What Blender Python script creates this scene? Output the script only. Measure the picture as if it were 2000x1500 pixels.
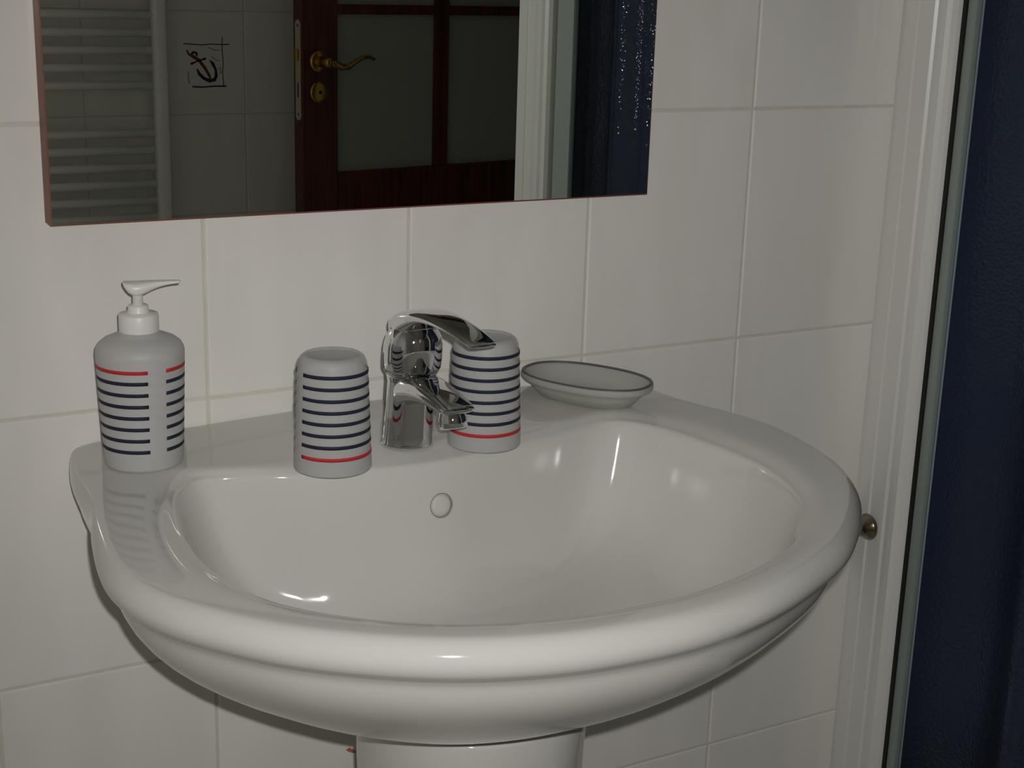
import bpy, bmesh, math, random
from mathutils import Vector, Matrix

random.seed(7)
for o in list(bpy.data.objects):
    bpy.data.objects.remove(o, do_unlink=True)
scene = bpy.context.scene
COL = scene.collection

# ------------------------------------------------------------------ camera
# x runs right along the basin wall, y runs into that wall (wall at y = 0), z is up.
CAM = Vector((-0.38765, -1.24962, 0.12718))
YAW, PITCH, ROLL, FPX = 0.513103, 0.270955, 0.0293014, 2859.79
fwd = Vector((math.sin(YAW) * math.cos(PITCH), math.cos(YAW) * math.cos(PITCH), -math.sin(PITCH)))
rt0 = Vector((math.cos(YAW), -math.sin(YAW), 0))
up0 = rt0.cross(fwd)
rt = rt0 * math.cos(ROLL) + up0 * math.sin(ROLL)
up = up0 * math.cos(ROLL) - rt0 * math.sin(ROLL)
cd = bpy.data.cameras.new('camera')
cd.sensor_fit = 'HORIZONTAL'
cd.sensor_width = 36.0
cd.lens = FPX * 36.0 / 2000.0
cd.clip_start = 0.01
camo = bpy.data.objects.new('camera', cd)
COL.objects.link(camo)
CAMROT = Matrix((rt, up, -fwd)).transposed()
camo.matrix_world = Matrix.Translation(CAM) @ CAMROT.to_4x4()
scene.camera = camo

# ------------------------------------------------------------------ world, flash, exposure
w = bpy.data.worlds.new('world')
scene.world = w
w.use_nodes = True
w.node_tree.nodes['Background'].inputs[0].default_value = (0.9, 0.95, 1.0, 1)
w.node_tree.nodes['Background'].inputs[1].default_value = 0.01

# the flash of the compact camera: a small lamp a few centimetres up and right of the lens
fl = bpy.data.lights.new('camera_flash', 'AREA')
fl.shape = 'RECTANGLE'
fl.size = 0.014
fl.size_y = 0.009
fl.energy = 4.05
fl.color = (1.0, 0.985, 0.955)
flo = bpy.data.objects.new('camera_flash', fl)
COL.objects.link(flo)
FLASH_M = Matrix.Translation(CAM + rt * 0.016 + up * 0.024 + fwd * 0.012) @ CAMROT.to_4x4()
flo.matrix_world = FLASH_M
# its reflector throws a brighter core along the lens axis
fs = bpy.data.lights.new('camera_flash_core', 'SPOT')
fs.energy = 11.4
fs.color = (1.0, 0.985, 0.955)
fs.spot_size = math.radians(56)
fs.spot_blend = 1.0
fs.shadow_soft_size = 0.005
fso = bpy.data.objects.new('camera_flash_core', fs)
COL.objects.link(fso)
fso.matrix_world = FLASH_M

vs = scene.view_settings
vs.view_transform = 'Standard'
vs.look = 'None'
vs.exposure = 0.0
vs.gamma = 1.0
vs.use_curve_mapping = False
cy = scene.cycles
cy.use_denoising = True
cy.max_bounces = 7
cy.diffuse_bounces = 5
cy.glossy_bounces = 4
cy.use_adaptive_sampling = True
cy.adaptive_threshold = 0.03
cy.adaptive_min_samples = 16
cy.transparent_max_bounces = 12
cy.blur_glossy = 0.6
cy.sample_clamp_indirect = 4.0
cy.caustics_refractive = False


# ------------------------------------------------------------------ helpers
def lin(*c):
    return tuple(((v / 255.0) / 12.92 if v / 255.0 <= 0.04045 else ((v / 255.0 + 0.055) / 1.055) ** 2.4) for v in c) + (1.0,)


def mat(name, col, rough=0.4, metal=0.0, spec=0.5, coat=0.0, bump=None, vary=None):
    """procedural Principled material; bump=(scale, strength, distance), vary=(scale, amount)"""
    m = bpy.data.materials.new(name)
    m.use_nodes = True
    nt = m.node_tree
    b = nt.nodes['Principled BSDF']
    b.inputs['Base Color'].default_value = col
    b.inputs['Roughness'].default_value = rough
    b.inputs['Metallic'].default_value = metal
    b.inputs['Specular IOR Level'].default_value = spec
    b.inputs['Coat Weight'].default_value = coat
    b.inputs['Coat Roughness'].default_value = 0.03
    tc = nt.nodes.new('ShaderNodeTexCoord')
    if vary:
        n = nt.nodes.new('ShaderNodeTexNoise')
        n.inputs['Scale'].default_value = vary[0]
        n.inputs['Detail'].default_value = 4
        nt.links.new(tc.outputs['Object'], n.inputs['Vector'])
        mr = nt.nodes.new('ShaderNodeMapRange')
        mr.inputs['From Min'].default_value = 0.3
        mr.inputs['From Max'].default_value = 0.7
        mr.inputs['To Min'].default_value = 1 - vary[1]
        mr.inputs['To Max'].default_value = 1 + vary[1]
        nt.links.new(n.outputs['Fac'], mr.inputs['Value'])
        mx = nt.nodes.new('ShaderNodeVectorMath')
        mx.operation = 'SCALE'
        mx.inputs[0].default_value = col[:3]
        nt.links.new(mr.outputs['Result'], mx.inputs['Scale'])
        nt.links.new(mx.outputs['Vector'], b.inputs['Base Color'])
    if bump:
        n2 = nt.nodes.new('ShaderNodeTexNoise')
        n2.inputs['Scale'].default_value = bump[0]
        n2.inputs['Detail'].default_value = 2
        nt.links.new(tc.outputs['Object'], n2.inputs['Vector'])
        bp = nt.nodes.new('ShaderNodeBump')
        bp.inputs['Strength'].default_value = bump[1]
        bp.inputs['Distance'].default_value = bump[2]
        nt.links.new(n2.outputs['Fac'], bp.inputs['Height'])
        nt.links.new(bp.outputs['Normal'], b.inputs['Normal'])
    return m


def tile_material(name, col):
    m = mat(name, col, rough=0.12, spec=0.45)
    nt = m.node_tree
    b = nt.nodes['Principled BSDF']
    tc = nt.nodes['Texture Coordinate']
    oi = nt.nodes.new('ShaderNodeObjectInfo')
    mul = nt.nodes.new('ShaderNodeMath')
    mul.operation = 'MULTIPLY'
    mul.inputs[1].default_value = 37.0
    nt.links.new(oi.outputs['Random'], mul.inputs[0])
    mp = nt.nodes.new('ShaderNodeMapping')
    mp.inputs['Scale'].default_value = (16.0, 16.0, 4.5)
    mp.inputs['Rotation'].default_value = (0, 0.35, 0)
    nt.links.new(tc.outputs['Object'], mp.inputs['Vector'])
    n = nt.nodes.new('ShaderNodeTexNoise')
    n.noise_dimensions = '4D'
    n.inputs['Scale'].default_value = 1.0
    n.inputs['Detail'].default_value = 3
    n.inputs['Distortion'].default_value = 0.6
    nt.links.new(mp.outputs['Vector'], n.inputs['Vector'])
    nt.links.new(mul.outputs[0], n.inputs['W'])
    cr = nt.nodes.new('ShaderNodeValToRGB')
    cr.color_ramp.elements[0].position = 0.3
    cr.color_ramp.elements[0].color = tuple(c * 0.955 for c in col[:3]) + (1,)
    cr.color_ramp.elements[1].position = 0.7
    cr.color_ramp.elements[1].color = (col[0] * 1.03, col[1] * 1.03, col[2] * 1.05, 1)
    nt.links.new(n.outputs['Fac'], cr.inputs['Fac'])
    nt.links.new(cr.outputs['Color'], b.inputs['Base Color'])
    # very gentle glaze waviness
    n2 = nt.nodes.new('ShaderNodeTexNoise')
    n2.inputs['Scale'].default_value = 14.0
    nt.links.new(tc.outputs['Object'], n2.inputs['Vector'])
    bp = nt.nodes.new('ShaderNodeBump')
    bp.inputs['Strength'].default_value = 0.12
    bp.inputs['Distance'].default_value = 0.004
    nt.links.new(n2.outputs['Fac'], bp.inputs['Height'])
    nt.links.new(bp.outputs['Normal'], b.inputs['Normal'])
    return m


def frosted(name, col, transl=0.35, transp=0.1):
    m = mat(name, col, rough=0.45, spec=0.4)
    nt = m.node_tree
    out = nt.nodes['Material Output']
    b = nt.nodes['Principled BSDF']
    t = nt.nodes.new('ShaderNodeBsdfTranslucent')
    t.inputs['Color'].default_value = col
    m1 = nt.nodes.new('ShaderNodeMixShader')
    m1.inputs[0].default_value = transl
    nt.links.new(b.outputs[0], m1.inputs[1])
    nt.links.new(t.outputs[0], m1.inputs[2])
    tp = nt.nodes.new('ShaderNodeBsdfTransparent')
    m2 = nt.nodes.new('ShaderNodeMixShader')
    m2.inputs[0].default_value = transp
    nt.links.new(m1.outputs[0], m2.inputs[1])
    nt.links.new(tp.outputs[0], m2.inputs[2])
    nt.links.new(m2.outputs[0], out.inputs['Surface'])
    return m


def obj(name, bm, m, parent=None, smooth=False, subsurf=0, bevel=0.0):
    bmesh.ops.recalc_face_normals(bm, faces=bm.faces)
    me = bpy.data.meshes.new(name)
    bm.to_mesh(me)
    bm.free()
    if smooth:
        for p in me.polygons:
            p.use_smooth = True
    me.materials.append(m)
    o = bpy.data.objects.new(name, me)
    COL.objects.link(o)
    if bevel:
        md = o.modifiers.new('bevel', 'BEVEL')
        md.width = bevel
        md.segments = 2
        md.limit_method = 'ANGLE'
    if subsurf:
        md = o.modifiers.new('subsurf', 'SUBSURF')
        md.levels = subsurf
        md.render_levels = subsurf
    if parent:
        o.parent = parent
    return o


def empty(name, loc=(0, 0, 0), rz=0.0):
    o = bpy.data.objects.new(name, None)
    o.empty_display_size = 0.05
    o.location = loc
    o.rotation_euler = (0, 0, rz)
    COL.objects.link(o)
    return o


def tag(o, label, cat, group=None):
    o['label'] = label
    o['category'] = cat
    if group:
        o['group'] = group
    return o


def struct(o, label=None, cat=None):
    o['kind'] = 'structure'
    if label:
        o['label'] = label
    if cat:
        o['category'] = cat
    return o


def box(bm, x0, x1, y0, y1, z0, z1):
    v = [bm.verts.new(p) for p in ((x0, y0, z0), (x1, y0, z0), (x1, y1, z0), (x0, y1, z0),
                                   (x0, y0, z1), (x1, y0, z1), (x1, y1, z1), (x0, y1, z1))]
    for f in ((0, 3, 2, 1), (4, 5, 6, 7), (0, 1, 5, 4), (1, 2, 6, 5), (2, 3, 7, 6), (3, 0, 4, 7)):
        bm.faces.new([v[i] for i in f])
    return bm


def boxbm(*a):
    return box(bmesh.new(), *a)


def loft(bm, rings, closed=True, cap0=True, cap1=True):
    """rings: list of equal-length point lists"""
    vr = [[bm.verts.new(p) for p in r] for r in rings]
    n = len(vr[0])
    for a, b in zip(vr[:-1], vr[1:]):
        for i in range(n if closed else n - 1):
            j = (i + 1) % n
            bm.faces.new((a[i], a[j], b[j], b[i]))
    if cap0:
        bm.faces.new(vr[0][::-1])
    if cap1:
        bm.faces.new(vr[-1])
    return bm


def lathe(prof, n=40, cx=0.0, cy_=0.0):
    """prof: (r, z) list; r = 0 at an end closes with a fan"""
    bm = bmesh.new()
    rows = []
    for r, z in prof:
        if r < 1e-6:
            rows.append([bm.verts.new((cx, cy_, z))])
        else:
            rows.append([bm.verts.new((cx + r * math.cos(2 * math.pi * i / n), cy_ + r * math.sin(2 * math.pi * i / n), z)) for i in range(n)])
    for a, b in zip(rows[:-1], rows[1:]):
        for i in range(n):
            j = (i + 1) % n
            if len(a) == 1 and len(b) == 1:
                continue
            if len(a) == 1:
                bm.faces.new((a[0], b[j], b[i]))
            elif len(b) == 1:
                bm.faces.new((a[i], a[j], b[0]))
            else:
                bm.faces.new((a[i], a[j], b[j], b[i]))
    return bm


def tube(bm, pts, r, n=12, cap=True):
    pts = [Vector(p) for p in pts]
    rr = r if isinstance(r, (list, tuple)) else [r] * len(pts)
    rings = []
    for i, p in enumerate(pts):
        d = (pts[min(i + 1, len(pts) - 1)] - pts[max(i - 1, 0)]).normalized()
        a = Vector((0, 0, 1)) if abs(d.z) < 0.9 else Vector((1, 0, 0))
        u = d.cross(a).normalized()
        v = d.cross(u).normalized()
        rings.append([p + (u * math.cos(2 * math.pi * k / n) + v * math.sin(2 * math.pi * k / n)) * rr[i] for k in range(n)])
    return loft(bm, rings, cap0=cap, cap1=cap)


def smoothstep(t):
    t = max(0.0, min(1.0, t))
    return t * t * (3 - 2 * t)


# ------------------------------------------------------------------ materials
M_TILE = tile_material('glazed_tile', lin(239, 236, 229))
M_GROUT = mat('grout', lin(216, 212, 200), rough=0.8, vary=(40, 0.05))
M_PLASTER = mat('wall_paint', lin(242, 240, 236), rough=0.7, vary=(6, 0.03))
M_FLOOR = mat('floor_tile', lin(198, 194, 186), rough=0.35, vary=(9, 0.1))
M_PORC = mat('white_porcelain', lin(214, 213, 207), rough=0.07, spec=0.55)
M_CHROME = mat('chrome', (0.72, 0.73, 0.74, 1), rough=0.04, metal=1.0)
M_MIRROR = mat('mirror_silver', (0.86, 0.89, 0.84, 1), rough=0.0, metal=1.0)
M_EDGE = mat('reddish_wood_edge', lin(124, 70, 52), rough=0.45, vary=(60, 0.15))
M_WHITE = mat('white_lacquer', lin(229, 229, 224), rough=0.3)
M_PLASTIC = mat('white_pump_plastic', lin(232, 231, 224), rough=0.35)
M_FROST = frosted('frosted_plastic', lin(224, 223, 222), 0.3, 0.40)
M_BOTTLE = frosted('frosted_bottle_plastic', lin(222, 221, 220), 0.3, 0.10)
M_FROST2 = frosted('frosted_dish_plastic', lin(214, 214, 208), 0.35, 0.22)
M_NAVY = mat('navy_print', lin(40, 43, 60), rough=0.6, spec=0.2)
M_RED = mat('red_print', lin(196, 52, 54), rough=0.6, spec=0.2)
M_RIM = mat('grey_rim', lin(92, 92, 92), rough=0.4)
M_KNOB = mat('brushed_nickel', lin(150, 140, 122), rough=0.22, metal=1.0)
M_BRASS = mat('brass', lin(196, 160, 84), rough=0.18, metal=0.9)
M_STEEL = mat('lock_plate_metal', lin(214, 208, 178), rough=0.4, metal=0.3)
M_RAD = mat('radiator_enamel', lin(244, 246, 243), rough=0.3)
M_DARK = mat('dark_hole', lin(22, 20, 18), rough=0.7)
M_TERRA = mat('broken_terracotta', lin(186, 104, 76), rough=0.8, vary=(300, 0.2))

M_WOOD = mat('mahogany', lin(92, 38, 26), rough=0.35, coat=0.2)
_nt = M_WOOD.node_tree
_tc = _nt.nodes['Texture Coordinate']
_mp = _nt.nodes.new('ShaderNodeMapping')
_mp.inputs['Scale'].default_value = (60, 60, 3)
_nt.links.new(_tc.outputs['Object'], _mp.inputs['Vector'])
_n = _nt.nodes.new('ShaderNodeTexNoise')
_n.inputs['Scale'].default_value = 1.5
_n.inputs['Detail'].default_value = 4
_nt.links.new(_mp.outputs['Vector'], _n.inputs['Vector'])
_cr = _nt.nodes.new('ShaderNodeValToRGB')
_cr.color_ramp.elements[0].position = 0.3
_cr.color_ramp.elements[0].color = lin(58, 22, 16)
_cr.color_ramp.elements[1].position = 0.7
_cr.color_ramp.elements[1].color = lin(112, 50, 34)
_nt.links.new(_n.outputs['Fac'], _cr.inputs['Fac'])
_nt.links.new(_cr.outputs['Color'], _nt.nodes['Principled BSDF'].inputs['Base Color'])

M_PANE = mat('frosted_door_glass', lin(170, 172, 164), rough=0.25, bump=(420, 0.5, 0.002))


def vinyl():
    m = mat('navy_vinyl', lin(56, 62, 84), rough=0.07, spec=0.55)
    nt = m.node_tree
    b = nt.nodes['Principled BSDF']
    tc = nt.nodes['Texture Coordinate']
    v = nt.nodes.new('ShaderNodeTexVoronoi')
    v.inputs['Scale'].default_value = 230
    nt.links.new(tc.outputs['Object'], v.inputs['Vector'])
    bp = nt.nodes.new('ShaderNodeBump')
    bp.inputs['Strength'].default_value = 0.4
    bp.inputs['Distance'].default_value = 0.002
    nt.links.new(v.outputs['Distance'], bp.inputs['Height'])
    nt.links.new(bp.outputs['Normal'], b.inputs['Normal'])
    return m


M_VINYL = vinyl()


def clear_panel(name, tint, haze):
    """thin glazing: passes light straight through, mirrors a little, slight haze"""
    m = bpy.data.materials.new(name)
    m.use_nodes = True
    nt = m.node_tree
    nt.nodes.remove(nt.nodes['Principled BSDF'])
    out = nt.nodes['Material Output']
    tp = nt.nodes.new('ShaderNodeBsdfTransparent')
    tp.inputs['Color'].default_value = tint
    gl = nt.nodes.new('ShaderNodeBsdfGlossy')
    gl.inputs['Roughness'].default_value = 0.06
    fr = nt.nodes.new('ShaderNodeFresnel')
    fr.inputs['IOR'].default_value = 1.08
    tc = nt.nodes.new('ShaderNodeTexCoord')
    n = nt.nodes.new('ShaderNodeTexNoise')
    n.inputs['Scale'].default_value = 260
    nt.links.new(tc.outputs['Object'], n.inputs['Vector'])
    bp = nt.nodes.new('ShaderNodeBump')
    bp.inputs['Strength'].default_value = 0.03
    bp.inputs['Distance'].default_value = 0.002
    nt.links.new(n.outputs['Fac'], bp.inputs['Height'])
    nt.links.new(bp.outputs['Normal'], gl.inputs['Normal'])
    m1 = nt.nodes.new('ShaderNodeMixShader')
    nt.links.new(fr.outputs[0], m1.inputs[0])
    nt.links.new(tp.outputs[0], m1.inputs[1])
    nt.links.new(gl.outputs[0], m1.inputs[2])
    df = nt.nodes.new('ShaderNodeBsdfDiffuse')
    df.inputs['Color'].default_value = (0.5, 0.55, 0.55, 1)
    m2 = nt.nodes.new('ShaderNodeMixShader')
    m2.inputs[0].default_value = haze
    nt.links.new(m1.outputs[0], m2.inputs[1])
    nt.links.new(df.outputs[0], m2.inputs[2])
    nt.links.new(m2.outputs[0], out.inputs['Surface'])
    return m


M_GLASS = clear_panel('shower_glazing', (0.90, 0.93, 0.95, 1), 0.004)
M_GASKET = mat('grey_green_glazing_strip', lin(150, 162, 156), rough=0.5, bump=(500, 0.4, 0.002))

# ------------------------------------------------------------------ room shell
FLOOR, CEIL = -1.125, 1.275
XL, XR = -0.95, 1.78
YB = -2.384            # wall behind the photographer
TW, TH = 0.2, 0.25

struct(obj('floor', boxbm(XL - 0.1, XR + 0.1, YB - 0.1, 0.1, FLOOR - 0.1, FLOOR), M_FLOOR), 'bathroom floor below the basin, out of the picture', 'floor')
struct(obj('ceiling', boxbm(XL - 0.1, XR + 0.1, YB - 0.1, 0.1, CEIL, CEIL + 0.1), M_PLASTER), 'plain white bathroom ceiling', 'ceiling')
struct(obj('wall_left', boxbm(XL - 0.1, XL, YB, 0.0, FLOOR, CEIL), M_PLASTER), 'plain pale wall at the left end of the basin wall', 'wall')
# right wall with the doorway the open door belongs to
wr = bmesh.new()
box(wr, XR, XR + 0.1, -1.36, 0.0, FLOOR, CEIL)
box(wr, XR, XR + 0.1, YB, -2.29, FLOOR, CEIL)
box(wr, XR, XR + 0.1, -2.29, -1.36, 0.90, CEIL)
struct(obj('wall_right', wr, M_PLASTER), 'pale wall at the shower end with the doorway', 'wall')

WB = struct(obj('wall_back', boxbm(XL, XR, 0.0014, 0.1, FLOOR, CEIL), M_GROUT),
            'white tiled wall behind the washbasin and mirror', 'wall')
WF = struct(obj('wall_front', boxbm(XL, XR, YB - 0.1, YB - 0.0014, FLOOR, CEIL), M_GROUT),
            'white tiled wall seen in the mirror behind the towel radiator', 'wall')

_tile_meshes = {}


def tile_mesh(wd, ht):
    key = (round(wd, 4), round(ht, 4))
    if key in _tile_meshes:
        return _tile_meshes[key]
    bm = bmesh.new()
    rings = []
    for ins, y in ((0.0, 0.0045), (0.0, 0.0013), (0.0005, 0.0004), (0.0016, 0.0)):
        a, b = wd / 2 - ins, ht / 2 - ins
        rings.append([(-a, y, -b), (a, y, -b), (a, y, b), (-a, y, b)])
    loft(bm, rings, cap0=False)
    bmesh.ops.recalc_face_normals(bm, faces=bm.faces)
    me = bpy.data.meshes.new('tile')
    bm.to_mesh(me)
    bm.free()
    me.materials.append(M_TILE)
    _tile_meshes[key] = me
    return me


def cuts(lo, hi, origin, step):
    k = math.ceil((lo - origin) / step - 1e-6)
    e = [lo]
    while origin + k * step < hi - 1e-6:
        if origin + k * step > lo + 1e-6:
            e.append(origin + k * step)
        k += 1
    e.append(hi)
    return e


def tile_wall(parent, xs, zs, y, flip):
    out = {}
    for i, (x0, x1) in enumerate(zip(xs[:-1], xs[1:])):
        for j, (z0, z1) in enumerate(zip(zs[:-1], zs[1:])):
            if x1 - x0 < 0.02 or z1 - z0 < 0.02:
                continue
            o = bpy.data.objects.new('tile', tile_mesh(x1 - x0 - 0.0026, z1 - z0 - 0.0026))
            COL.objects.link(o)
            o.parent = parent
            o.location = ((x0 + x1) / 2, y, (z0 + z1) / 2)
            o.rotation_euler = (random.uniform(-1, 1) * 0.0009, 0, (math.pi if flip else 0) + random.uniform(-1, 1) * 0.0009)
            out[(i, j)] = o
    return out


tile_wall(WB, cuts(XL, 0.80, 0.0, TW), cuts(FLOOR, CEIL, 0.0, TH), 0.0, False)
FT = tile_wall(WF, cuts(XL, XR, 0.0424, TW), cuts(FLOOR, CEIL, 0.0265, TH), YB, True)

# a small broken spot in a tile beside the pedestal
ch = bmesh.new()
P = [(0.1335, -0.6405), (0.1375, -0.6392), (0.1425, -0.6425), (0.1445, -0.6462), (0.1405, -0.6455), (0.1360, -0.6428)]
loft(ch, [[(x, 0.001, z) for x, z in P], [(x, -0.0008, z) for x, z in P]])
cho = obj('chipped_spot', ch, M_TERRA, WB)
cho['label'] = 'small reddish chip in the tile by the pedestal'

# ------------------------------------------------------------------ picture on one tile of the far wall
dx0, dz0 = 0.6927, -0.0490
sx, sz = 0.1008 / 78.0, 0.1069 / 87.0


def dpt(zx, zy):
    return (dx0 + (340 + zx / 5.0 - 362) * sx, dz0 - (60 + zy / 5.0 - 83) * sz)


M_INK = mat('blue_grey_ink', lin(70, 72, 92), rough=0.4)
M_INK2 = mat('dark_blue_ink', lin(34, 36, 62), rough=0.4)
M_INK3 = mat('brown_ink', lin(112, 62, 48), rough=0.4)
dectile = None
for o in FT.values():
    if abs(o.location.x - 0.742) < 0.06 and abs(o.location.z + 0.098) < 0.06:
        dectile = o
dectile['label'] = 'tile with a sketched anchor picture'


def stroke(name, pts, wd, m):
    P2 = [Vector(dpt(*p)) for p in pts]
    bm = bmesh.new()
    L, Rr = [], []
    for i, p in enumerate(P2):
        d = (P2[min(i + 1, len(P2) - 1)] - P2[max(i - 1, 0)]).normalized()
        n = Vector((-d.y, d.x)) * (wd[i] if isinstance(wd, list) else wd) / 2
        L.append(p + n)
        Rr.append(p - n)
    rings = []
    for a, b in zip(L, Rr):
        rings.append([(a.x, YB - 0.0002, a.y), (a.x, YB + 0.0005, a.y), (b.x, YB + 0.0005, b.y), (b.x, YB - 0.0002, b.y)])
    loft(bm, rings)
    o = obj(name, bm, m)
    o.parent = dectile
    o.matrix_parent_inverse = (Matrix.Translation(dectile.location) @ dectile.rotation_euler.to_matrix().to_4x4()).inverted()
    return o


stroke('picture_line', [(90, 125), (180, 132), (280, 138), (360, 128), (450, 134), (540, 132)], 0.0026, M_INK)
stroke('picture_line', [(470, 60), (466, 180), (474, 300), (466, 420), (474, 550)], 0.0022, M_INK)
stroke('picture_line', [(165, 545), (260, 552), (380, 543), (500, 545)], 0.0042, M_INK)
stroke('picture_line', [(130, 400), (128, 470), (140, 520)], 0.0016, M_INK)
stroke('picture_line', [(330, 160), (380, 185), (440, 190)], 0.0014, M_INK)
stroke('picture_line', [(360, 250), (400, 285), (440, 290)], 0.0014, M_INK)
stroke('picture_line', [(420, 380), (450, 350), (440, 420), (460, 400)], 0.0018, mat('pink_ink', lin(150, 92, 96), rough=0.4))
stroke('anchor_shank', [(120, 185), (135, 225), (180, 250), (240, 290), (290, 360), (330, 430), (345, 470)], [0.004, 0.005, 0.008, 0.008, 0.008, 0.007, 0.005], M_INK3)
stroke('anchor_stock', [(155, 325), (200, 305), (250, 285), (305, 270)], [0.006, 0.0035, 0.0035, 0.006], M_INK2)
stroke('anchor_ring', [(165, 230), (185, 208), (215, 215), (215, 245)], 0.006, M_INK2)
stroke('anchor_arms', [(215, 370), (235, 420), (280, 465), (335, 490), (385, 480), (402, 440), (398, 380), (370, 320), (340, 285)],
       [0.003, 0.008, 0.008, 0.009, 0.009, 0.008, 0.006, 0.008, 0.002], M_INK2)

# ------------------------------------------------------------------ washbasin
CX = 0.152
OUT = [(0.15, 0), (0.0, 0), (-0.07, 0), (-0.103, -0.002), (-0.122, -0.008), (-0.132, -0.024), (-0.139, -0.06), (-0.142, -0.10), (-0.144, -0.135),
       (-0.148, -0.165), (-0.157, -0.205), (-0.166, -0.26), (-0.168, -0.30), (-0.160, -0.342), (-0.137, -0.389), (-0.088, -0.450),
       (-0.015, -0.503), (0.063, -0.532), (0.142, -0.540), (0.20, -0.534), (0.256, -0.518), (0.314, -0.492), (0.352, -0.470), (0.388, -0.440),
       (0.414, -0.414), (0.438, -0.386), (0.459, -0.352), (0.477, -0.308), (0.486, -0.25), (0.484, -0.205), (0.475, -0.165),
       (0.460, -0.11), (0.453, -0.06), (0.447, -0.028), (0.432, -0.008), (0.41, -0.001), (0.35, 0), (0.25, 0)]
INN = [(0.155, -0.166), (0.079, -0.160), (0.02, -0.148), (-0.015, -0.133), (-0.042, -0.123), (-0.062, -0.132), (-0.078, -0.157), (-0.089, -0.196), (-0.097, -0.238), (-0.100, -0.298),
       (-0.090, -0.356), (-0.063, -0.405), (-0.010, -0.452), (0.051, -0.481), (0.122, -0.494), (0.205, -0.490), (0.298, -0.458),
       (0.354, -0.410), (0.389, -0.358), (0.408, -0.285), (0.400, -0.198), (0.386, -0.150), (0.369, -0.127), (0.348, -0.120), (0.326, -0.125), (0.295, -0.136), (0.233, -0.152)]
C0 = Vector((0.155, -0.25))


def catmull(P, n=16):
    out = []
    N = len(P)
    for i in range(N):
        p0, p1, p2, p3 = [Vector(P[(i + k) % N]) for k in (-1, 0, 1, 2)]
        for k in range(n):
            t = k / n
            out.append(0.5 * ((2 * p1) + (p2 - p0) * t + (2 * p0 - 5 * p1 + 4 * p2 - p3) * t * t + (3 * p1 - p0 - 3 * p2 + p3) * t ** 3))
    return out


NA = 160


def polar(P):
    pts = catmull(P)
    A = sorted(((math.atan2(p.y - C0.y, p.x - C0.x)) % (2 * math.pi), (p - C0).length) for p in pts)
    A = [(A[-1][0] - 2 * math.pi, A[-1][1])] + A + [(A[0][0] + 2 * math.pi, A[0][1])]
    res = []
    k = 0
    for i in range(NA):
        a = 2 * math.pi * i / NA
        while A[k + 1][0] < a:
            k += 1
        t = (a - A[k][0]) / max(1e-9, A[k + 1][0] - A[k][0])
        r = A[k][1] * (1 - t) + A[k + 1][1] * t
        res.append(C0 + Vector((math.cos(a), math.sin(a))) * r)
    return res


PO, PI_ = polar(OUT), polar(INN)
for p in PO:
    p.y = min(p.y, -0.0005)
NO = []
for i in range(NA):
    d = (PO[(i + 1) % NA] - PO[i - 1]).normalized()
    NO.append(Vector((-d.y, d.x)))          # inward normal (ccw outline)
BACKW = [0.16 + 0.10 * smoothstep((-p.y - 0.004) / 0.05) + 0.74 * smoothstep((-p.y - 0.14) / 0.17) for p in PO]

ZR = -0.2745


def deck_add(x, y):
    return smoothstep((y + 0.2) / 0.15) * (0.0085 * math.exp(-((x - 0.155) / 0.2) ** 2) - 0.0035)


def deck_z(x, y):
    return ZR + deck_add(x, y)


rings = []


def off(inset):
    return [PO[i] + NO[i] * inset * BACKW[i] for i in range(NA)]


# underside and body, from the foot up
CB = Vector((CX, -0.2))
LIPIN = off(0.012)
for k, z in ((0.20, -0.4600), (0.34, -0.4595), (0.40, -0.4580), (0.47, -0.4490), (0.60, -0.4255), (0.75, -0.3955), (0.86, -0.3695), (0.93, -0.3495), (0.972, -0.3325), (0.989, -0.3190), (0.992, -0.3110)):
    ring = []
    for p in LIPIN:
        x = CB.x + (p.x - CB.x) * k
        y = CB.y + (p.y - CB.y) * k if p.y < CB.y else CB.y + (p.y - CB.y) * (0.25 + 0.75 * k)
        ring.append((x, y, z))
    rings.append(ring)
for ins, z in ((0.0118, -0.3072), (0.0108, -0.3050), (0.0080, -0.3032), (0.0040, -0.3002), (0.0012, -0.2958), (0.0, -0.2908), (0.0006, -0.2864), (0.0024, -0.2822), (0.0050, -0.2786), (0.0082, -0.2761), (0.0115, -0.2748)):
    rings.append([(p.x, p.y, z + deck_add(p.x, p.y) * smoothstep((z + 0.30) / 0.02)) for p in off(ins)])
TOP = off(0.0145)
for t in (0.0, 0.2, 0.4, 0.55, 0.68, 0.78, 0.86, 0.92, 0.965, 1.0):
    ring = []
    for a, b in zip(TOP, PI_):
        p = a.lerp(b, t)
        d = (b - a).length * (1 - t)
        ring.append((p.x, p.y, ZR + deck_add(p.x, p.y) - 0.0065 * math.exp(-(d / (0.015 - 0.005 * smoothstep((-p.y - 0.15) / 0.30))) ** 2)))
    rings.append(ring)
CI = Vector((0.155, -0.285))
for k, dz in ((0.990, 0.0042), (0.978, 0.012), (0.962, 0.024), (0.942, 0.040), (0.917, 0.058), (0.885, 0.076), (0.840, 0.093), (0.770, 0.108), (0.670, 0.119), (0.540, 0.126), (0.400, 0.130), (0.260, 0.132), (0.150, 0.133), (0.085, 0.1335)):
    ring = []
    for b in PI_:
        p = CI + (b - CI) * k
        add = deck_add(b.x, b.y) * (1 - smoothstep(dz / 0.05))
        ring.append((p.x, p.y, ZR - 0.0065 - dz + add))
    rings.append(ring)
bb = bmesh.new()
loft(bb, rings)
basin = empty('washbasin', (CX, 0, -0.30))
tag(basin, 'white oval porcelain washbasin with a rolled rim and shaped back corners', 'washbasin')


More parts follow.
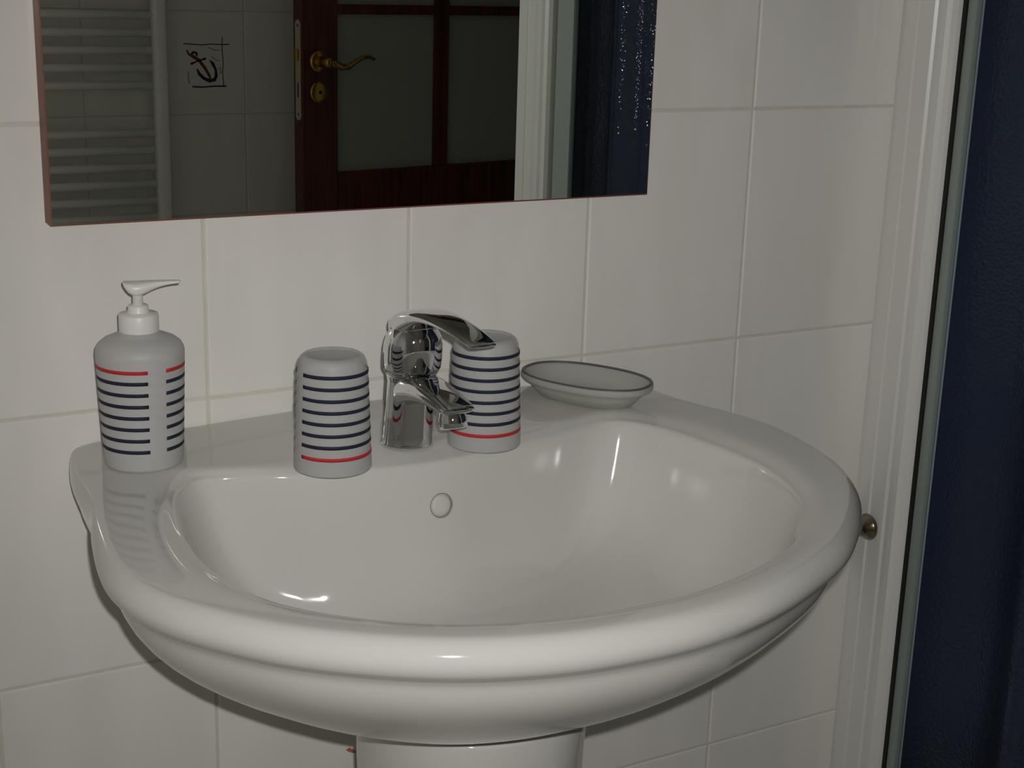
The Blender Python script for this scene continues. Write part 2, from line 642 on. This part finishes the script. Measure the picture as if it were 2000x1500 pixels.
def adopt(o, p):
    o.parent = p
    o.matrix_parent_inverse = (Matrix.Translation(p.location) @ p.rotation_euler.to_matrix().to_4x4()).inverted()
    return o


bo = adopt(obj('basin_body', bb, M_PORC, smooth=True, subsurf=1), basin)
# overflow opening with its white plug in the back wall of the bowl
hit = Vector((0.1515, -0.1728, -0.3187))
nrm = Vector((0.0255, -0.9882, 0.1506))
q = nrm.to_track_quat('Z', 'Y')
ov = lathe([(0.0100, -0.002), (0.0109, 0.0004), (0.0112, 0.0010), (0.0109, 0.0014), (0.0104, 0.0012), (0.0100, 0.0004), (0.0098, -0.002)], 32)
ov.transform(Matrix.Translation(hit) @ q.to_matrix().to_4x4())
adopt(obj('overflow_ring', ov, mat('overflow_joint', lin(150, 148, 140), rough=0.3), smooth=True), basin)
ov = lathe([(0.0, 0.0022), (0.005, 0.0020), (0.0082, 0.0014), (0.0094, 0.0005), (0.0095, -0.002)], 32)
ov.transform(Matrix.Translation(hit) @ q.to_matrix().to_4x4())
adopt(obj('overflow_plug', ov, M_PORC, smooth=True), basin)
dr = lathe([(0.0, -0.4145), (0.018, -0.4140), (0.020, -0.4128), (0.0225, -0.4132), (0.0235, -0.4165)], 32, 0.155, -0.285)
adopt(obj('drain', dr, M_CHROME, smooth=True), basin)

# pedestal
pd = bmesh.new()
prs = []
for z, s in ((FLOOR, 1.12), (FLOOR + 0.04, 1.10), (FLOOR + 0.10, 0.98), (-0.80, 0.93), (-0.62, 0.96), (-0.50, 1.0), (-0.4645, 1.02), (-0.4615, 1.015), (-0.4605, 1.0)):
    r = []
    for i in range(48):
        a = 2 * math.pi * i / 48
        ca, sa = math.cos(a), math.sin(a)
        e = 0.9
        r.append((CX - 0.002 + 0.0965 * s * math.copysign(abs(ca) ** e, ca), -0.232 + (0.108 if sa < 0 else 0.08) * s * math.copysign(abs(sa) ** e, sa), z))
    prs.append(r)
loft(pd, prs)
ped = obj('basin_pedestal', pd, M_PORC, smooth=True)
tag(ped, 'white porcelain pedestal column standing under the washbasin', 'pedestal')

# ------------------------------------------------------------------ mixer tap
TX, TY = 0.139, -0.128
TZ = deck_z(TX, TY)
tap = empty('mixer_tap', (TX, TY, TZ))
SHEAR = Matrix(((1, 0, 0, 0), (0, 1, -0.12, 0), (0, 0, 1, 0), (0, 0, 0, 1)))


def tlathe(prof, n=56):
    bm = lathe(prof, n)
    bm.transform(SHEAR)
    return bm


tag(tap, 'chrome single lever mixer tap on the basin between the two tumblers', 'tap')
obj('body', tlathe([(0.0, 0.0), (0.0236, 0.0), (0.0238, 0.0015), (0.0230, 0.003), (0.0226, 0.010), (0.0219, 0.035), (0.0218, 0.060), (0.0222, 0.0645), (0.0215, 0.0655), (0.0, 0.0655)], 56), M_CHROME, tap, smooth=True)
obj('collar', tlathe([(0.0, 0.0640), (0.0205, 0.0640), (0.0207, 0.0660), (0.0228, 0.0668), (0.0232, 0.0690), (0.0, 0.0690)], 56), M_CHROME, tap, smooth=True)
# lever: domed cap that runs out into an arched blade
obj('lever_cap', tlathe([(0.0, 0.0685), (0.0240, 0.0690), (0.0254, 0.0720), (0.0258, 0.080), (0.0255, 0.092), (0.0238, 0.100), (0.0195, 0.1075), (0.0125, 0.1125), (0.0, 0.1150)], 56), M_CHROME, tap, smooth=True)


def section(s, zc, hw, ht_up, ht_dn, tilt, n=20, e=0.62):
    """cross-section at forward distance s (towards -y)"""
    r = []
    for i in range(n):
        a = 2 * math.pi * i / n
        ca, sa = math.cos(a), math.sin(a)
        x = hw * math.copysign(abs(ca) ** e, ca)
        h = (ht_up if sa > 0 else ht_dn) * math.copysign(abs(sa) ** (1.0 if sa > 0 else e), sa)
        r.append((x, -s - h * math.sin(tilt), zc + h * math.cos(tilt)))
    return r


lv = bmesh.new()
loft(lv, [section(s + 0.012, z, hw, u, d, t) for s, z, hw, u, d, t in (
    (-0.0245, 0.0900, 0.0080, 0.010, 0.010, -0.9), (-0.021, 0.0995, 0.0140, 0.0085, 0.012, -0.7), (-0.012, 0.1090, 0.0195, 0.0085, 0.014, -0.4),
    (0.000, 0.1150, 0.0215, 0.0080, 0.014, -0.25), (0.018, 0.1205, 0.0205, 0.0068, 0.010, -0.17), (0.036, 0.1245, 0.0184, 0.0055, 0.0055, -0.06),
    (0.060, 0.1265, 0.0166, 0.0042, 0.0042, 0.04), (0.085, 0.1255, 0.0152, 0.0032, 0.0036, 0.13), (0.108, 0.1235, 0.0138, 0.0025, 0.0030, 0.19),
    (0.126, 0.1203, 0.0128, 0.0020, 0.0024, 0.24), (0.1285, 0.1196, 0.0120, 0.0012, 0.0014, 0.24))])
obj('lever', lv, M_CHROME, tap, smooth=True, subsurf=1)
spt = bmesh.new()
loft(spt, [section(s, z, hw, u, d, t) for s, z, hw, u, d, t in (
    (-0.002, 0.0500, 0.0190, 0.0150, 0.022, 0.0), (0.014, 0.0530, 0.0205, 0.0150, 0.0185, 0.05), (0.028, 0.0570, 0.0206, 0.0125, 0.0140, 0.14),
    (0.046, 0.0590, 0.0192, 0.0095, 0.0100, 0.20), (0.066, 0.0595, 0.0176, 0.0070, 0.0080, 0.24), (0.086, 0.0585, 0.0164, 0.0050, 0.0062, 0.27),
    (0.099, 0.0565, 0.0154, 0.0036, 0.0046, 0.30), (0.1015, 0.0560, 0.0144, 0.0020, 0.0028, 0.30))])
obj('spout', spt, M_CHROME, tap, smooth=True, subsurf=1)
ae = lathe([(0.0, -0.0005), (0.0095, -0.0005), (0.0098, 0.0006), (0.0112, 0.0), (0.0122, 0.0010), (0.0122, 0.0095), (0.0114, 0.0115), (0.0112, 0.0165), (0.0, 0.0165)], 40)
ae.transform(Matrix.Translation((0, -0.0905, 0.0385)) @ Matrix.Rotation(-0.28, 4, 'X'))
obj('aerator', ae, M_CHROME, tap, smooth=True)


# ------------------------------------------------------------------ tumblers, dispenser, dish
def band(rf, z, h, a0, a1, n=40, d=0.00015):
    """printed stripe: thin shell between azimuths a0..a1 (degrees); rf(z) = outer radius"""
    bm = bmesh.new()
    rg = []
    for i in range(n + 1):
        a = math.radians(a0 + (a1 - a0) * i / n)
        c, s = math.cos(a), math.sin(a)
        ra, rb = rf(z - h / 2), rf(z + h / 2)
        rg.append([((ra - 0.0004) * c, (ra - 0.0004) * s, z - h / 2), ((ra + d) * c, (ra + d) * s, z - h / 2), ((rb + d) * c, (rb + d) * s, z + h / 2), ((rb - 0.0004) * c, (rb - 0.0004) * s, z + h / 2)])
    return loft(bm, rg)


def tumbler(loc, rot, label):
    t = empty('tumbler', loc, rot)
    tag(t, label, 'tumbler', 'striped tumblers beside the tap')
    rf = lambda z: 0.0328 - 0.0032 * (z / 0.085)
    prof = [(0.0313, 0.0), (0.0324, 0.0), (0.0328, 0.001), (rf(0.03), 0.03), (rf(0.06), 0.06), (rf(0.078), 0.078), (0.0292, 0.0855), (0.0283, 0.0915), (0.0265, 0.0955), (0.0240, 0.0975), (0.0215, 0.0975), (0.0190, 0.0962), (0.0100, 0.0950), (0.0, 0.0948),
            (0.0, 0.0930), (0.0100, 0.0932), (0.0200, 0.0942), (0.0240, 0.0950), (0.0262, 0.0915), (0.0276, 0.0850), (rf(0.06) - 0.0015, 0.06), (rf(0.03) - 0.0015, 0.03), (0.0313, 0.0)]
    obj('cup', lathe(prof, 56), M_FROST, t, smooth=True)
    for k in range(8):
        z = 0.0155 + 0.0098 * k + (0.0 if k else -0.0005)
        obj('stripe', band(rf, z, 0.0030, -165, 165), M_RED if k == 0 else M_NAVY, t, smooth=True)
    return t


tumbler((0.057, -0.157, deck_z(0.057, -0.157)), 0.0, 'upturned frosted tumbler with navy stripes, standing left of the tap')
tumbler((0.2036, -0.1521, deck_z(0.2036, -0.1521)), math.radians(-55), 'upturned frosted tumbler with navy stripes, half hidden behind the tap')

DX, DY = -0.081, -0.077
dsp = empty('soap_dispenser', (DX, DY, deck_z(DX, DY)))
tag(dsp, 'frosted pump bottle with navy and red stripes on the left basin corner', 'soap dispenser')
rfd = lambda z: 0.0326 + 0.0034 * (z / 0.09)
obj('bottle', lathe([(0.0, 0.002), (0.020, 0.0015), (0.029, 0.0), (0.0315, 0.0006), (0.0325, 0.003), (rfd(0.03), 0.03), (rfd(0.06), 0.06), (rfd(0.09), 0.09), (0.0363, 0.0960), (0.0357, 0.1000), (0.0337, 0.1038), (0.0295, 0.1072), (0.0235, 0.1098), (0.0175, 0.1115), (0.0160, 0.1140), (0.0, 0.1140)], 56), M_BOTTLE, dsp, smooth=True)
for k in range(8):
    obj('stripe', band(rfd, 0.0865 - 0.0098 * k - (0.0 if k == 0 else -0.0005), 0.0031, -71, 264), M_RED if k == 0 else M_NAVY, dsp, smooth=True)
pump = obj('pump', lathe([(0.0, 0.1128), (0.0158, 0.1128), (0.0162, 0.1140), (0.0162, 0.1270), (0.0156, 0.1285), (0.0090, 0.1292), (0.0085, 0.1300), (0.0084, 0.1345), (0.0076, 0.1356), (0.0042, 0.1358), (0.0040, 0.1480), (0.0, 0.1480)], 40), M_PLASTIC, dsp, smooth=True)
hd = bmesh.new()


def hsec(x, z0, z1, hw, n=16):
    r = []
    for i in range(n):
        a = 2 * math.pi * i / n
        ca, sa = math.cos(a), math.sin(a)
        r.append((x, hw * math.copysign(abs(ca) ** 0.8, ca), (z0 + z1) / 2 + (z1 - z0) / 2 * math.copysign(abs(sa) ** 0.7, sa)))
    return r


loft(hd, [hsec(-0.0118, 0.1535, 0.1550, 0.0035), hsec(-0.0105, 0.1505, 0.1553, 0.0072), hsec(-0.0070, 0.1450, 0.1553, 0.0090), hsec(-0.002, 0.1428, 0.1552, 0.0098), hsec(0.004, 0.1435, 0.1555, 0.0092),
          hsec(0.010, 0.1472, 0.1558, 0.0070), hsec(0.018, 0.1505, 0.1558, 0.0050), hsec(0.027, 0.1525, 0.1558, 0.0038), hsec(0.0335, 0.1528, 0.1558, 0.0030), hsec(0.0345, 0.1532, 0.1554, 0.0024)])
hd.transform(Matrix.Rotation(math.radians(-16), 4, 'Z'))
ho = obj('pump_head', hd, M_PLASTIC, smooth=True, subsurf=1)
ho.parent = pump

SX, SY = 0.3626, -0.0680
dish = empty('soap_dish', (SX, SY, deck_z(SX, SY) + 0.0012), math.atan2(-0.8731, 0.4875))
tag(dish, 'shallow oval frosted soap dish with a dark rim on the back of the basin', 'soap dish')


def oval(a, b, z, n=64, e=0.88):
    return [(a * math.copysign(abs(math.cos(2 * math.pi * i / n)) ** e, math.cos(2 * math.pi * i / n)), b * math.copysign(abs(math.sin(2 * math.pi * i / n)) ** e, math.sin(2 * math.pi * i / n)), z) for i in range(n)]


HD = -0.250 - deck_z(SX, SY) - 0.0012
ds = bmesh.new()
loft(ds, [oval(0.044, 0.024, 0.0), oval(0.050, 0.029, 0.001), oval(0.058, 0.0355, HD - 0.014), oval(0.0635, 0.0395, HD - 0.0085), oval(0.0675, 0.0432, HD - 0.0075), oval(0.0690, 0.0445, HD - 0.0055), oval(0.0690, 0.0445, HD - 0.0018), oval(0.0680, 0.0436, HD - 0.0003),
          oval(0.0655, 0.0414, HD - 0.0005), oval(0.0635, 0.0396, HD - 0.004), oval(0.058, 0.0355, HD - 0.011), oval(0.050, 0.029, 0.0065), oval(0.040, 0.022, 0.0045)])
obj('dish', ds, M_FROST2, dish, smooth=True)
dr = bmesh.new()
R0 = [oval(0.0685, 0.0440, HD - 0.0016), oval(0.0682, 0.0437, HD + 0.0004), oval(0.0664, 0.0421, HD + 0.0007), oval(0.0652, 0.0410, HD + 0.0002), oval(0.0652, 0.0410, HD - 0.0016)]
loft(dr, R0 + [R0[0]], cap0=False, cap1=False)
bmesh.ops.remove_doubles(dr, verts=dr.verts, dist=1e-6)
obj('rim', dr, M_RIM, dish, smooth=True)

# ------------------------------------------------------------------ wall mirror
mx0, mx1, mz0, mz1, mt = -0.1358, 0.4548, -0.0812, 0.62, 0.022
mir = empty('wall_mirror', ((mx0 + mx1) / 2, 0, mz0))
tag(mir, 'large frameless wall mirror with reddish wood edges above the washbasin', 'mirror')
adopt(obj('backing_board', boxbm(mx0, mx1, -mt + 0.004, 0.0, mz0, mz1), M_EDGE), mir)
adopt(obj('mirror_glass', boxbm(mx0 + 0.0012, mx1 - 0.0006, -mt, -mt + 0.0041, mz0 + 0.0010, mz1 - 0.001), M_MIRROR), mir)
eb = bmesh.new()
for a in ((mx0, mx0 + 0.0012, mz0, mz1), (mx1 - 0.0006, mx1, mz0, mz1), (mx0 + 0.0012, mx1 - 0.0006, mz0, mz0 + 0.0010), (mx0 + 0.0012, mx1 - 0.0006, mz1 - 0.001, mz1)):
    box(eb, a[0], a[1], -mt, -mt + 0.0041, a[2], a[3])
adopt(obj('edge_strip', eb, M_EDGE), mir)

# ------------------------------------------------------------------ shower enclosure at the right
SXP = 0.80
shw = empty('shower_enclosure', (SXP, -0.456, FLOOR))
tag(shw, 'shower enclosure with white moulded posts and a textured glass side', 'shower')
ZT = 0.95
PROF = [(0.0, 0.002), (0.0, -0.020), (0.0022, -0.0215), (0.0016, -0.038), (-0.0012, -0.0405), (-0.0012, -0.0465), (0.002, -0.0495), (-0.0022, -0.053), (-0.0030, -0.060), (-0.0030, -0.0665), (0.0012, -0.0700), (0.0042, -0.0755), (0.0100, -0.0780), (0.040, -0.0780), (0.040, 0.002)]


def post(y_of):
    bm = bmesh.new()
    r = [[(SXP + px, y_of(py), z) for px, py in PROF] for z in (FLOOR + 0.14, ZT)]
    loft(bm, r)
    return bm


adopt(obj('wall_post', post(lambda y: y), M_WHITE), shw)
adopt(obj('corner_post', post(lambda y: -0.913 - (y - 0.002) * 0.089 / 0.080), M_WHITE), shw)
adopt(obj('top_rail', boxbm(SXP, SXP + 0.035, -0.826, -0.076, ZT - 0.05, ZT), M_WHITE, bevel=0.003), shw)
adopt(obj('bottom_rail', boxbm(SXP, SXP + 0.035, -0.826, -0.076, FLOOR + 0.14, FLOOR + 0.18), M_WHITE, bevel=0.003), shw)
adopt(obj('side_glass', boxbm(SXP + 0.014, SXP + 0.018, -0.765, -0.090, FLOOR + 0.18, ZT - 0.05), M_GLASS), shw)
adopt(obj('glazing_strip', boxbm(SXP + 0.0115, SXP + 0.020, -0.0945, -0.0822, FLOOR + 0.18, ZT - 0.05), M_GASKET), shw)
adopt(obj('glazing_strip', boxbm(SXP + 0.0115, SXP + 0.020, -0.811, -0.764, FLOOR + 0.18, ZT - 0.05), M_GASKET), shw)
adopt(obj('dark_gap_strip', boxbm(SXP + 0.0085, SXP + 0.030, -0.0825, -0.0775, FLOOR + 0.18, ZT - 0.05), M_DARK), shw)  # dark-coloured strip standing in for the shaded gap between post and glazing strip
# front side of the enclosure
adopt(obj('front_glass', boxbm(SXP + 0.04, XR - 0.05, -0.897, -0.893, FLOOR + 0.18, ZT - 0.05), M_GLASS), shw)
adopt(obj('front_top_rail', boxbm(SXP + 0.04, XR - 0.005, -0.912, -0.878, ZT - 0.05, ZT), M_WHITE, bevel=0.003), shw)
adopt(obj('front_bottom_rail', boxbm(SXP + 0.04, XR - 0.005, -0.912, -0.878, FLOOR + 0.14, FLOOR + 0.18), M_WHITE, bevel=0.003), shw)
adopt(obj('front_wall_post', boxbm(XR - 0.05, XR - 0.005, -0.912, -0.878, FLOOR + 0.18, ZT - 0.05), M_WHITE, bevel=0.003), shw)
kn = lathe([(0.0, 0.0), (0.0155, 0.0), (0.0160, 0.0008), (0.0160, 0.0020), (0.0153, 0.0026), (0.0153, 0.0034), (0.0145, 0.0042), (0.0110, 0.0100), (0.0088, 0.0170), (0.0082, 0.0240), (0.0095, 0.0290), (0.0105, 0.0310), (0.0098, 0.0325), (0.0, 0.0330)], 40)
kn.transform(Matrix.Translation((SXP - 0.001, -0.0245, -0.4955)) @ Matrix.Rotation(-math.pi / 2, 4, 'Y'))
ko = adopt(obj('knob', kn, M_KNOB, smooth=True), shw)
ko['label'] = 'nickel knob with a flared foot'

tray = bmesh.new()
loft(tray, [[(SXP, -0.915, FLOOR), (XR - 0.002, -0.915, FLOOR), (XR - 0.002, -0.001, FLOOR), (SXP, -0.001, FLOOR)],
            [(SXP, -0.915, FLOOR + 0.135), (XR - 0.002, -0.915, FLOOR + 0.135), (XR - 0.002, -0.001, FLOOR + 0.135), (SXP, -0.001, FLOOR + 0.135)],
            [(SXP + 0.06, -0.855, FLOOR + 0.135), (XR - 0.06, -0.855, FLOOR + 0.135), (XR - 0.06, -0.06, FLOOR + 0.135), (SXP + 0.06, -0.06, FLOOR + 0.135)],
            [(SXP + 0.09, -0.825, FLOOR + 0.06), (XR - 0.09, -0.825, FLOOR + 0.06), (XR - 0.09, -0.09, FLOOR + 0.06), (SXP + 0.09, -0.09, FLOOR + 0.06)]])
tag(obj('shower_tray', tray, M_PORC, bevel=0.006), 'white shower tray under the glass enclosure', 'shower tray')

# navy curtain hanging inside, close behind the glass
cu = bmesh.new()
NY, NZ = 300, 6
front, back = [], []
for j in range(NZ + 1):
    z = FLOOR + 0.15 + (ZT - 0.02 - FLOOR - 0.15) * j / NZ
    row = []
    for i in range(NY + 1):
        y = -0.03 - 0.83 * i / NY
        lam = 0.078 + 0.17 * (1 - smoothstep((-y - 0.12) / 0.22))
        ph = 2 * math.pi * ((y + 0.095) / lam) + math.pi + 0.12 * math.sin(z * 3 + y * 6)
        x = SXP + 0.064 + (0.0075 + 0.012 * (1 - smoothstep((-y - 0.12) / 0.22))) * math.sin(ph)
        row.append((x, y, z))
    front.append(row)
vf = [[cu.verts.new(p) for p in r] for r in front]
for a, b in zip(vf[:-1], vf[1:]):
    for i in range(NY):
        cu.faces.new((a[i], a[i + 1], b[i + 1], b[i]))
cuo = obj('shower_curtain', cu, M_VINYL, smooth=True)
sm = cuo.modifiers.new('thickness', 'SOLIDIFY')
sm.thickness = 0.0008
tag(cuo, 'dark navy shower curtain hanging in folds behind the glass', 'curtain')

# ------------------------------------------------------------------ towel radiator on the far wall
rad = empty('towel_radiator', (0.36, YB, -0.75))
tag(rad, 'pale ladder towel radiator with horizontal bars, seen at the left of the mirror', 'radiator')
RY = YB + 0.080
ZB0, ZB1 = -0.90, 0.45
for xc in (0.115, 0.6055):
    pb = bmesh.new()
    loft(pb, [[(xc + 0.0185 * math.copysign(abs(math.cos(a)) ** 0.6, math.cos(a)), RY + 0.014 * math.copysign(abs(math.sin(a)) ** 0.6, math.sin(a)), z) for a in [2 * math.pi * k / 20 for k in range(20)]] for z in (ZB0, ZB1)])
    adopt(obj('post', pb, M_RAD, smooth=True, bevel=0.002), rad)
zs = []
for g0, n in ((0.0176, 5), (-0.2566, 6), (-0.62, 6), (0.36, 6)):
    zs += [g0 - 0.0405 * k for k in range(n)]
for z in zs:
    adopt(obj('bar', tube(bmesh.new(), [(0.118, RY - 0.003, z), (0.6025, RY - 0.003, z)], 0.0105, 14), M_RAD, smooth=True), rad)
for xc in (0.115, 0.6055):
    for z in (ZB0 + 0.12, ZB1 - 0.12):
        adopt(obj('wall_bracket', tube(bmesh.new(), [(xc, YB + 0.0005, z), (xc, RY - 0.006, z)], 0.009, 12), M_RAD, smooth=True), rad)

# ------------------------------------------------------------------ open door, seen in the mirror
door = empty('door_1', (0.9011, -2.1412, FLOOR), -math.radians(10))
struct(door, 'open dark mahogany door with frosted glass panes and brass lever handle', 'door')
# local frame: x from the lock edge towards the hinges, y = 0 the face seen in the mirror, +y towards the mirror
D0 = FLOOR
DW, DT = 0.83, 0.040
H0, H1 = 0.008, 2.02


def zl(z):
    return z - D0


def dpart(name, a, m=M_WOOD, bevel=0.002):
    return obj(name, boxbm(*a), m, door, bevel=bevel)


dpart('stile', (0.0, 0.0995, -DT, 0.0, H0, H1))
dpart('stile', (DW - 0.0995, DW, -DT, 0.0, H0, H1))
dpart('bottom_rail', (0.0995, DW - 0.0995, -DT, 0.0, H0, zl(-0.348)))
dpart('top_rail', (0.0995, DW - 0.0995, -DT, 0.0, H1 - 0.11, H1))
dpart('muntin', (0.3947, 0.4357, -DT + 0.003, -0.003, zl(-0.348), H1 - 0.11))
zrows = [zl(-0.348), zl(0.0295), zl(0.0532), zl(0.4300), zl(0.4537), H1 - 0.11]
for a, b in ((1, 2), (3, 4)):
    for x0, x1 in ((0.0995, 0.3947), (0.4357, DW - 0.0995)):
        dpart('muntin', (x0, x1, -DT + 0.003, -0.003, zrows[a], zrows[b]))
for a, b in ((0, 1), (2, 3), (4, 5)):
    for x0, x1 in ((0.0995, 0.3947), (0.4357, DW - 0.0995)):
        dpart('pane', (x0, x1, -0.024, -0.016, zrows[a], zrows[b]), M_PANE, 0)
# lock face in the narrow edge
lp = bmesh.new()
outl = []
for k in range(24):
    a = 2 * math.pi * k / 24
    outl.append((-0.018 + 0.0115 * math.cos(a), (zl(-0.1014) + 0.106 * (1 if math.sin(a) >= 0 else -1)) + 0.012 * math.sin(a)))
loft(lp, [[(0.0005, y, z) for y, z in outl], [(-0.0012, y, z) for y, z in outl]])
lpo = obj('lock_plate', lp, M_STEEL, door)
for zc, h, nm in ((zl(-0.148), 0.017, 'bolt_slot'), (zl(-0.205), 0.003, 'screw'), (zl(0.003), 0.003, 'screw')):
    o = obj(nm, boxbm(-0.0014, -0.0002, -0.0205, -0.0155, zc - h, zc + h), M_DARK)
    o.parent = lpo
lb = boxbm(-0.010, 0.0, -0.025, -0.011, zl(-0.078), zl(-0.052))
o = obj('latch', lb, M_BRASS, bevel=0.002)
o.parent = lpo


def face_lathe(name, prof, x, z, m, parent, n=32):
    bm = lathe(prof, n)
    bm.transform(Matrix.Translation((x, 0, zl(z))) @ Matrix.Rotation(-math.pi / 2, 4, 'X'))
    o = obj(name, bm, m, smooth=True)
    o.parent = parent
    return o


hr = face_lathe('door_handle', [(0.026, 0.0), (0.0265, 0.003), (0.025, 0.006), (0.019, 0.008), (0.0, 0.009)], 0.045, -0.0802, M_BRASS, door)
face_lathe('spindle', [(0.011, 0.006), (0.0135, 0.012), (0.0100, 0.018), (0.0125, 0.024), (0.0095, 0.030), (0.0130, 0.038), (0.0130, 0.048), (0.009, 0.054), (0.0, 0.055)], 0.045, -0.0802, M_BRASS, hr, 24)
hz = zl(-0.0802)
o = obj('lever', tube(bmesh.new(), [(0.045, 0.045, hz), (0.062, 0.047, hz - 0.004), (0.082, 0.047, hz - 0.011), (0.100, 0.047, hz - 0.011), (0.120, 0.047, hz + 0.001), (0.140, 0.047, hz + 0.011), (0.158, 0.046, hz + 0.012), (0.176, 0.044, hz + 0.006)],
               [0.0085, 0.0090, 0.0090, 0.0075, 0.0060, 0.0052, 0.0048, 0.0040], 14), M_BRASS, smooth=True)
o.parent = hr
es = face_lathe('escutcheon', [(0.026, 0.0), (0.0265, 0.003), (0.025, 0.005), (0.018, 0.0062), (0.0, 0.0066)], 0.0458, -0.1525, M_BRASS, door)
face_lathe('keyhole', [(0.0045, 0.0060), (0.0045, 0.0072), (0.0, 0.0072)], 0.0458, -0.1525, M_DARK, es, 16)
